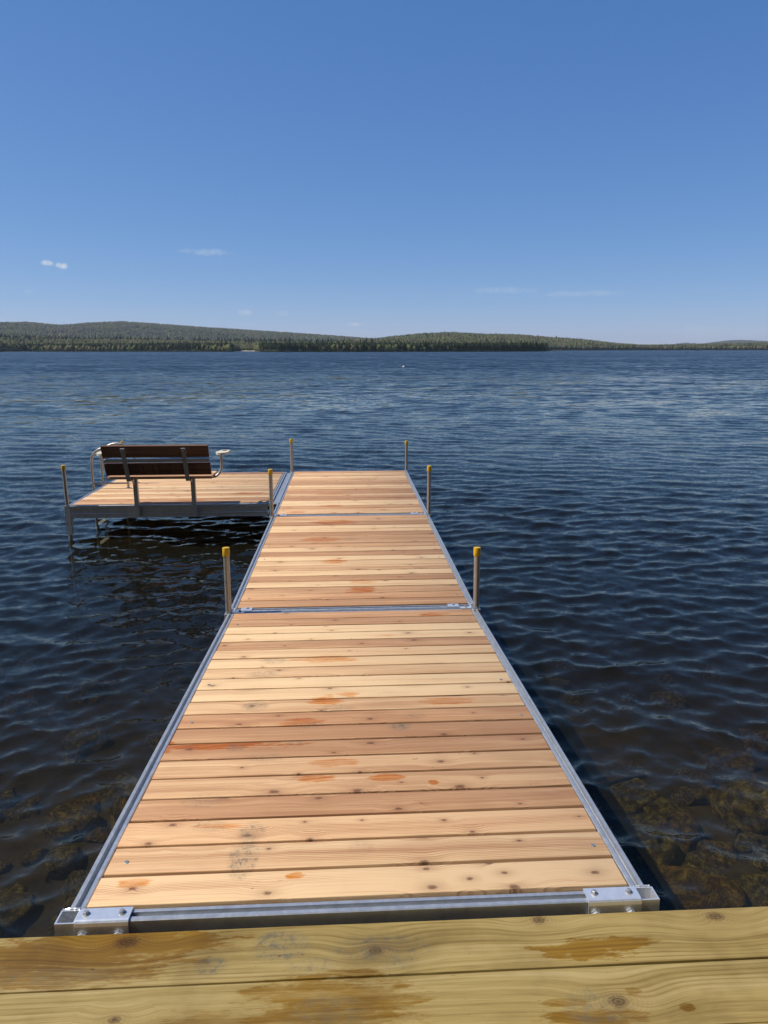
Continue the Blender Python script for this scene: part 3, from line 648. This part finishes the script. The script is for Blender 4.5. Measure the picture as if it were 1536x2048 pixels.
def plank_mesh(length, width, which):
    key = (round(length, 3), round(width, 3), which)
    if key not in PLANKS:
        mb = MB(); mb.box(-length/2, length/2, -width/2, width/2, -.036, 0, .0045)
        me = bpy.data.meshes.new('plank'); me.from_pydata(mb.v, [], mb.f)
        for p in me.polygons: p.use_smooth = True
        me.set_sharp_from_angle(angle=R(50)); me.materials.append(CEDARS[which]); PLANKS[key] = me
    return PLANKS[key]
mb = MB(); mb.tube([(0, 0, -.002), (0, 0, .0012), (0, 0, .0018)], [.0085, .0085, .007], 12)
screw_me = bpy.data.meshes.new('screw'); screw_me.from_pydata(mb.v, [], mb.f); screw_me.materials.append(M_STEEL)
mb = MB(); mb.tube([(0, 0, 0), (0, 0, .003)], .0105, 16); mb.tube([(0, 0, .003), (0, 0, .0095), (0, 0, .0112)], [.0078, .0078, .006], 6)
bolt_me = bpy.data.meshes.new('bolt'); bolt_me.from_pydata(mb.v, [], mb.f); bolt_me.materials.append(M_ALUD)
pr = random.Random(4)
def planks(parent, x0, x1, y0, y1, n, screw_rows, which):
    pitch = (y1-y0)/n
    for k in range(n):
        wdt = pitch-.0125+pr.uniform(-.0015, .001); ln = x1-x0-.006
        o = link('plank', plank_mesh(ln, round(wdt, 3), which), parent, ((x0+x1)/2+pr.uniform(-.002, .002), y0+pitch*(k+.5)+pr.uniform(-.001, .001), .005+pr.uniform(-.0012, .0012)))
        o.rotation_euler = (pr.uniform(-.006, .006), pr.uniform(-.0006, .0006), pr.uniform(-.0007, .0007))
        if k in screw_rows:
            for sx in (-1, 1):
                s_ = link('screw', screw_me, o, (sx*(ln/2-.052+pr.uniform(-.008, .008)), -.028+pr.uniform(-.01, .02), .0005))
def sleeve(parent, x, y, z1=0.0, z0=-.165, s=.029):
    mb = MB(); w = .0045
    o_ = [(-s, -s), (s, -s), (s, s), (-s, s)]; i_ = [(-s+w, -s+w), (s-w, -s+w), (s-w, s-w), (-s+w, s-w)]
    mb.v = [(x+a, y+b, z0) for a, b in o_]+[(x+a, y+b, z1) for a, b in o_]+[(x+a, y+b, z1) for a, b in i_]+[(x+a, y+b, z0) for a, b in i_]
    for k in range(4):
        q = (k+1) % 4; mb.f += [(k, q, 4+q, 4+k), (4+k, 4+q, 8+q, 8+k), (8+k, 8+q, 12+q, 12+k), (12+k, 12+q, q, k)]
    return mb.build('leg_sleeve', M_BRIGHT, parent)
def leg(parent, x, y, top, bottom, lean=(0, 0), r=.0215):
    mb = MB(); mb.tube([(x, y, bottom), (x+lean[0], y+lean[1], top-.012)], r, 20)
    o = mb.build('leg', M_STEEL, parent, True)
    a, b = x+lean[0], y+lean[1]; mb = MB(); mb.tube([(a-.05*lean[0], b, top-.062), (a, b, top-.060), (a, b, top-.006), (a, b, top-.001), (a, b, top)], [r+.003, r+.0042, r+.0042, r+.003, r*.6], 20)
    mb.build('cap', M_YEL, o, True); return o
def hinge(parent, x0, x1, ya, yb, front, bolts=None, knuckles=True):
    """bent plate lying on an end rail, hex bolts on top, a lip turned down at the side 'front' (-1 or +1)"""
    mb = MB(); t_ = .005; z = .0022; yf = ya if front < 0 else yb; s = front; q = .048
    path = [(yb if front < 0 else ya, z+t_), (yf-s*.010, z+t_), (yf-s*.004, z+t_-.0015), (yf, z+t_-.006), (yf+s*.001, z-.012), (yf+s*.001, -q), (yf-s*.004, -q), (yf-s*.004, z-.008), (yf-s*.010, z), (yb if front < 0 else ya, z)]
    if front > 0: path = path[::-1]
    mb.prism(path[::-1], 'x', x0, x1); o = mb.build('hinge_plate', M_BRIGHT, parent, False)
    for bx in (bolts or (x0+(x1-x0)*.16, x0+(x1-x0)*.84)):
        b = link('bolt', bolt_me, o, (bx, (ya+yb)/2+.004, z+t_)); b.rotation_euler.z = pr.uniform(0, 1)
    return o
def section(name, label, loc, rx, tops, near_sleeve=True, screw_rows=(1, 8, 11, 18), floor=-2.5, which='near'):
    e = empty(name, loc); e.rotation_euler.x = rx; tag(e, label, 'dock section')
    s0 = .058; 
    side_rail(e, 0.0, s0, L-s0-.004, 1); side_rail(e, W, s0, L-s0-.004, -1)
    end_rail(e, .0, .042, W-.042, 1); end_rail(e, L-.004, .042, W-.042, -1)
    planks(e, RW+.002, W-RW-.002, FR+.002, L-FR-.006, 20, screw_rows, which)
    for y in (.78, 1.52, 2.27): MB().box(RW*.62, W-RW*.62, y-.03, y+.03, -.12, -.037).build('cross_beam', M_ALU, e)
    for x, lab in ((.008, 0), (W-.008, 1)):
        sleeve(e, x, .026); sleeve(e, x, L-.031)
        leg(e, x, L-.031, tops[lab], floor, (tops[2+lab], 0))
    return e
ang = math.asin((D0)/L)
s1 = section('dock_section', 'cedar dock section sloping from the shore deck, stained boards and bare corner sleeves', (0, 0, 0), ang, (.482, .455, -.003, .002), floor=-1.75)
s2 = section('dock_section', 'cedar dock section in the middle, between two jointed sections', (0, L+.004, D0), math.asin((D1-D0)/L), (.545, .567, -.002, .004), floor=-2.2, which='middle')
s3 = section('dock_section', 'outermost cedar dock section beside the bench platform', (0, 2*L+.008, D1), 0, (.512, .468, 0, 0), floor=-2.8, which='far')
# hinge plates: big pair onto the shore deck, staggered pairs at the joints
for (x0, x1, bs) in ((.040, .197, (.064, .171)), (W-.205, W-.038, (W-.177, W-.067))):
    h = hinge(s1, x0, x1, -.0075, .0495, -1, bs)
    for bx in bs:      # threaded studs sticking out under the lip
        mb = MB()
        for k in range(7): mb.tube([(bx-.004+(k % 2)*.001, -.004-k*.0042, -.040), (bx-.004, -.0065-k*.0042, -.040)], .0085 if k % 2 == 0 else .0072, 12)
        mb.tube([(bx-.004, -.010, -.040), (bx-.004, -.017, -.040)], .014, 6); mb.build('stud', M_BRIGHT, h)
for s_ in (s2, s3):
    hinge(s_, .085, .165, .001, .049, -1, (.13,)); hinge(s_, W-.205, W-.125, .001, .049, -1, (W-.165,))
for s_ in (s1, s2):
    hinge(s_, .046, .118, L-.052, L-.004, 1, (.084,)); hinge(s_, W-.118, W-.046, L-.052, L-.004, 1, (W-.082,))
# beads of weld at the sleeves
def weld(parent, pts, r=.0035):
    mb = MB(); wr = random.Random(len(pts))
    q = []
    for a_, b_ in zip(pts[:-1], pts[1:]):
        a_, b_ = Vector(a_), Vector(b_)
        for k in range(6): q.append(a_.lerp(b_, k/6)+Vector([wr.uniform(-.0012, .0012) for _ in range(3)]))
    mb.tube(q, [r*wr.uniform(.7, 1.25) for _ in q], 7); mb.build('weld_bead', M_BRIGHT, parent, True)
for e in (s1, s2, s3):
    weld(e, [(-.018, .057, 0), (.012, .0575, .001), (.038, .057, 0)]); weld(e, [(W-.038, .057, 0), (W-.012, .0575, .001), (W+.018, .057, 0)])
    weld(e, [(.0395, .05, 0), (.0395, .0, 0), (.0395, -.003, -.03)]); weld(e, [(W-.0395, .05, 0), (W-.0395, .0, 0), (W-.0395, -.003, -.03)])
    weld(e, [(-.018, L-.0625, 0), (.036, L-.0625, 0)]); weld(e, [(W-.036, L-.0625, 0), (W+.018, L-.0625, 0)])

# ------------------------------------------------------------------ bench platform
PX0, PX1, PY0, PY1 = -2.548, -.072, 6.775, 9.12
pf = empty('dock_platform', (0, 0, D1)); tag(pf, 'square cedar side platform carrying the bench and ladder', 'dock platform')
side_rail(pf, PX0, PY0+.058, PY1-.058, 1); side_rail(pf, PX1, PY0, PY1, -1)
def big_channel(y, face):
    p = [(0, -.155), (.05, -.155), (.05, -.150), (.006, -.146), (.006, -.108), (.010, -.106), (.010, -.102), (.006, -.100), (.006, -.040), (.012, -.030), (.05, -.012), (.05, 0), (.034, 0), (.033, -.009), (.017, -.009), (.016, 0), (.002, 0), (0, -.002), (0, -.036), (.0035, -.040), (.0035, -.098), (0, -.102), (0, -.112), (.0035, -.116), (.0035, -.145)]
    p = [(y+a_*face, b) for a_, b in p]
    if face < 0: p = p[::-1]
    mb = MB(); mb.prism(p, 'x', PX0+.042, PX1-.05); mb.build('end_rail', M_ALU, pf)
big_channel(PY0, 1); big_channel(PY1, -1)
planks(pf, PX0+RW+.002, PX1-RW-.002, PY0+.056, PY1-.056, 15, (1, 7, 13), 'far')
for y in (7.4, 8.0, 8.6): MB().box(PX0+RW*.62, PX1-RW*.62, y-.03, y+.03, -.12, -.037).build('cross_beam', M_ALU, pf)
sleeve(pf, PX0+.006, PY0+.026, 0, -.36, .031); sleeve(pf, PX0+.006, PY1-.03, 0, -.30, .031)
leg(pf, PX0+.006, PY0+.026, .498, -2.3, (-.006, 0)); leg(pf, PX0+.006, PY1-.03, .50, -2.8)
mb = MB(); mb.prism([(PY0+.06, -.155), (PY0+.06, -.30), (PY0+.20, -.155)], 'x', PX0+.004, PX0+.010); mb.build('corner_gusset', M_BRIGHT, pf)
MB().box(PX0+.040, PX0+.062, PY0+.004, PY0+.010, -.24, -.158).build('corner_gusset', M_BRIGHT, pf)
MB().box(PX1+.003, -.003, PY0+.06, PY1-.03, -.032, -.020).build('joining_plate', M_PLATE, pf)
MB().box(PX1-.046, .046, PY0+.03, PY0+.056, .0022, .0072).build('joining_strap', M_BRIGHT, pf)
for y in (7.3, 8.5): MB().box(PX1-.02, .02, y-.03, y+.03, -.150, -.05).build('joining_block', M_ALU, pf)

# ------------------------------------------------------------------ bench
bn = empty('bench', (0, 0, D1)); tag(bn, 'bench with stained, shade-darkened backrest boards and cup holder armrests on side platform', 'bench')
BX0, BX1 = -1.962, -.742
z0 = -D1
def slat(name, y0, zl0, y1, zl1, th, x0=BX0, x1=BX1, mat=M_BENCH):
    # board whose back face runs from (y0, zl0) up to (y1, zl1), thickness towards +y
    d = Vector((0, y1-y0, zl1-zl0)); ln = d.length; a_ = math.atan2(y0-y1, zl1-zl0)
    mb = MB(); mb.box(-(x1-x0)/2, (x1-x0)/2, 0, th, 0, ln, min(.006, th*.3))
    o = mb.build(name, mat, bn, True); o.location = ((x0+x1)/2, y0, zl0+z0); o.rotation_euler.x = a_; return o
def bench_board(name, L_, w_, th):  # flat board, x along
    mb = MB(); mb.box(-L_/2, L_/2, -w_/2, w_/2, -th, 0, .006); return mb
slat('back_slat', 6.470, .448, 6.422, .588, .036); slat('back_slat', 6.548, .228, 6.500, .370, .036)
slat('back_bar', 6.496, .389, 6.486, .424, .022, mat=M_ALU)
for k in range(3):
    o = bench_board('seat_slat', BX1-BX0-.002, .118, .03).build('seat_slat', CEDARS['far'], bn, True); o.location = ((BX0+BX1)/2, 6.628+k*.126, .204+z0)
for x in (-1.70, -1.012):
    # leg post bolted to the outside of the platform's channel
    mb = MB(); mb.box(x-.025+.008, x+.025+.008, PY0-.053, PY0-.003, -.325+z0, .150+z0); lg = mb.build('leg', M_ALU, bn)
    MB().box(x+.034, x+.056, PY0-.008, PY0-.0025, -.29+z0, -.20+z0).build('foot_bracket', M_ALU, lg)
    for zz in (-.225, -.265):
        b = link('bolt', bolt_me, lg, (x+.045, PY0-.008, zz+z0)); b.rotation_euler.x = R(90)
    mb = MB(); mb.prism([(6.56, .165), (6.94, .165), (6.94, .173), (6.56, .173)], 'x', x-.016, x+.034); mb.prism([(6.60, .163), (6.715, .08), (6.715, .163)], 'x', x-.002, x+.012)
    mb.v = [(a_, b_, c_+z0) for a_, b_, c_ in mb.v]; mb.build('seat_support', M_ALU, bn)
    # back bracket: flat bar up the back of the slats, rounded foot curling under the seat
    mb = MB(); pts = [(6.395, .566), (6.463, .395), (6.520, .250), (6.530, .205), (6.545, .180), (6.575, .164)]
    back = [(a_-.017, b_-.004) for a_, b_ in pts]; back[-1] = (6.57, .148); back[-2] = (6.535, .160)
    poly = pts+back[::-1]; mb.prism([(a_, b_+z0) for a_, b_ in poly], 'x', x-.030, x+.018); br = mb.build('back_bracket', M_ALUD, bn)
    for zz, yy in ((.535, 6.389), (.30, 6.482)):
        b = link('bolt', bolt_me, br, (x-.006, yy, zz+z0)); b.rotation_euler.x = R(90+18)
def armrest(s):
    xe = BX1 if s > 0 else BX0
    ar = MB(); p = [(xe-s*.20, 6.745, .160), (xe-s*.03, 6.745, .160), (xe+s*.020, 6.752, .172), (xe+s*.056, 6.765, .205), (xe+s*.080, 6.775, .250), (xe+s*.087, 6.78, .30), (xe+s*.087, 6.78, .436)]
    # round the bend
    q = []
    for i in range(len(p)-1):
        a_, b_ = Vector(p[i]), Vector(p[i+1])
        for k in range(4):
            q.append(a_.lerp(b_, k/4))
    q.append(Vector(p[-1])); q = [Vector(v)+Vector((0, 0, z0)) for v in q]
    for _ in range(3): q = [q[0]]+[(q[i-1]+q[i]*2+q[i+1])/4 for i in range(1, len(q)-1)]+[q[-1]]
    ar.tube(q, .0155, 12); o = ar.build('armrest_pipe', M_STEEL, bn, True)
    # paddle-shaped rest with a round cup hole
    n = 28; outer = []; cxh, cyh = xe+s*.115, 6.900
    for k in range(n):
        a_ = 2*math.pi*k/n; outer.append((cxh+.062*math.cos(a_), cyh+.062*math.sin(a_)))
    # narrow handle towards the back of the bench
    def shape(a_):
        x, y = math.cos(a_), math.sin(a_); rr_ = .066
        if y < -.2: rr_ = .066+.145*((-y-.2)/.8)**1.2
        return (cxh+x*rr_*(1 if y > -.2 else .70)-s*.030*max(0, -y-.2), cyh+y*rr_)
    outer = [shape(2*math.pi*k/n) for k in range(n)]; inner = [(cxh+.041*math.cos(2*math.pi*k/n), cyh+.041*math.sin(2*math.pi*k/n)) for k in range(n)]
    mb = MB(); zt, zb = .464+z0, .438+z0
    mb.v = [(x, y, zt) for x, y in outer]+[(x, y, zt) for x, y in inner]+[(x, y, zb) for x, y in outer]+[(x, y, zb) for x, y in inner]
    for k in range(n):
        j = (k+1) % n; mb.f += [(k, j, n+j, n+k), (2*n+j, 2*n+k, 3*n+k, 3*n+j), (2*n+k, 2*n+j, j, k), (n+k, n+j, 3*n+j, 3*n+k)]
    mb.build('armrest', M_CREAM, bn)
armrest(1); armrest(-1)

# ------------------------------------------------------------------ ladder with two hooped rails
ld = empty('ladder', (PX0-.045, 8.06, D1)); tag(ld, 'metal boat ladder with two hooped handrails behind the bench', 'ladder')
for y in (-.195, .195):
    q = [(0, y, -1.1), (0, y, -.1), (0, y, .10), (.0, y, .34)]
    for k in range(1, 12):
        a_ = math.pi*k/12; q.append((.235*(1-math.cos(a_)), y, .365+.205*math.sin(a_)))
    q += [(.47, y, .34), (.47, y, .1), (.47, y, .006)]
    mb = MB(); mb.tube(q, .0165, 12); rl = mb.build('handrail', M_STEEL, ld, True)
    mb = MB(); mb.tube([(0, y, .075), (.47, y, .075)], .012, 10); mb.build('tie_bar', M_STEEL, ld, True)
    mb = MB(); mb.tube([(.47, y, .001), (.47, y, .012)], .04, 16); mb.build('base_plate', M_ALU, ld)
for z in (-.25, -.52, -.8):
    mb = MB(); mb.box(-.035, .035, -.18, .18, z-.015, z+.015); mb.build('rung', M_ALU, ld)
MB().box(.014, .043, -.21, .21, -.12, -.08).build('mounting_bar', M_ALU, ld)

# ------------------------------------------------------------------ haze over the lake
HAZE = 5e-5
if HAZE:
    mb = MB(); mb.box(-11000, 11000, -400, 14000, -16, 235); hz = mb.build('haze', M_WHITE)
    t = NT('haze_air'); pv = t.n('ShaderNodeVolumePrincipled'); pv.inputs['Color'].default_value = (.80, .88, 1.0, 1); pv.inputs['Density'].default_value = HAZE; pv.inputs['Anisotropy'].default_value = .2
    t.t.links.new(pv.outputs[0], t.out.inputs['Volume']); hz.data.materials.clear(); hz.data.materials.append(t.m); tag(hz, 'thin pale summer haze over the lake', kind='stuff')
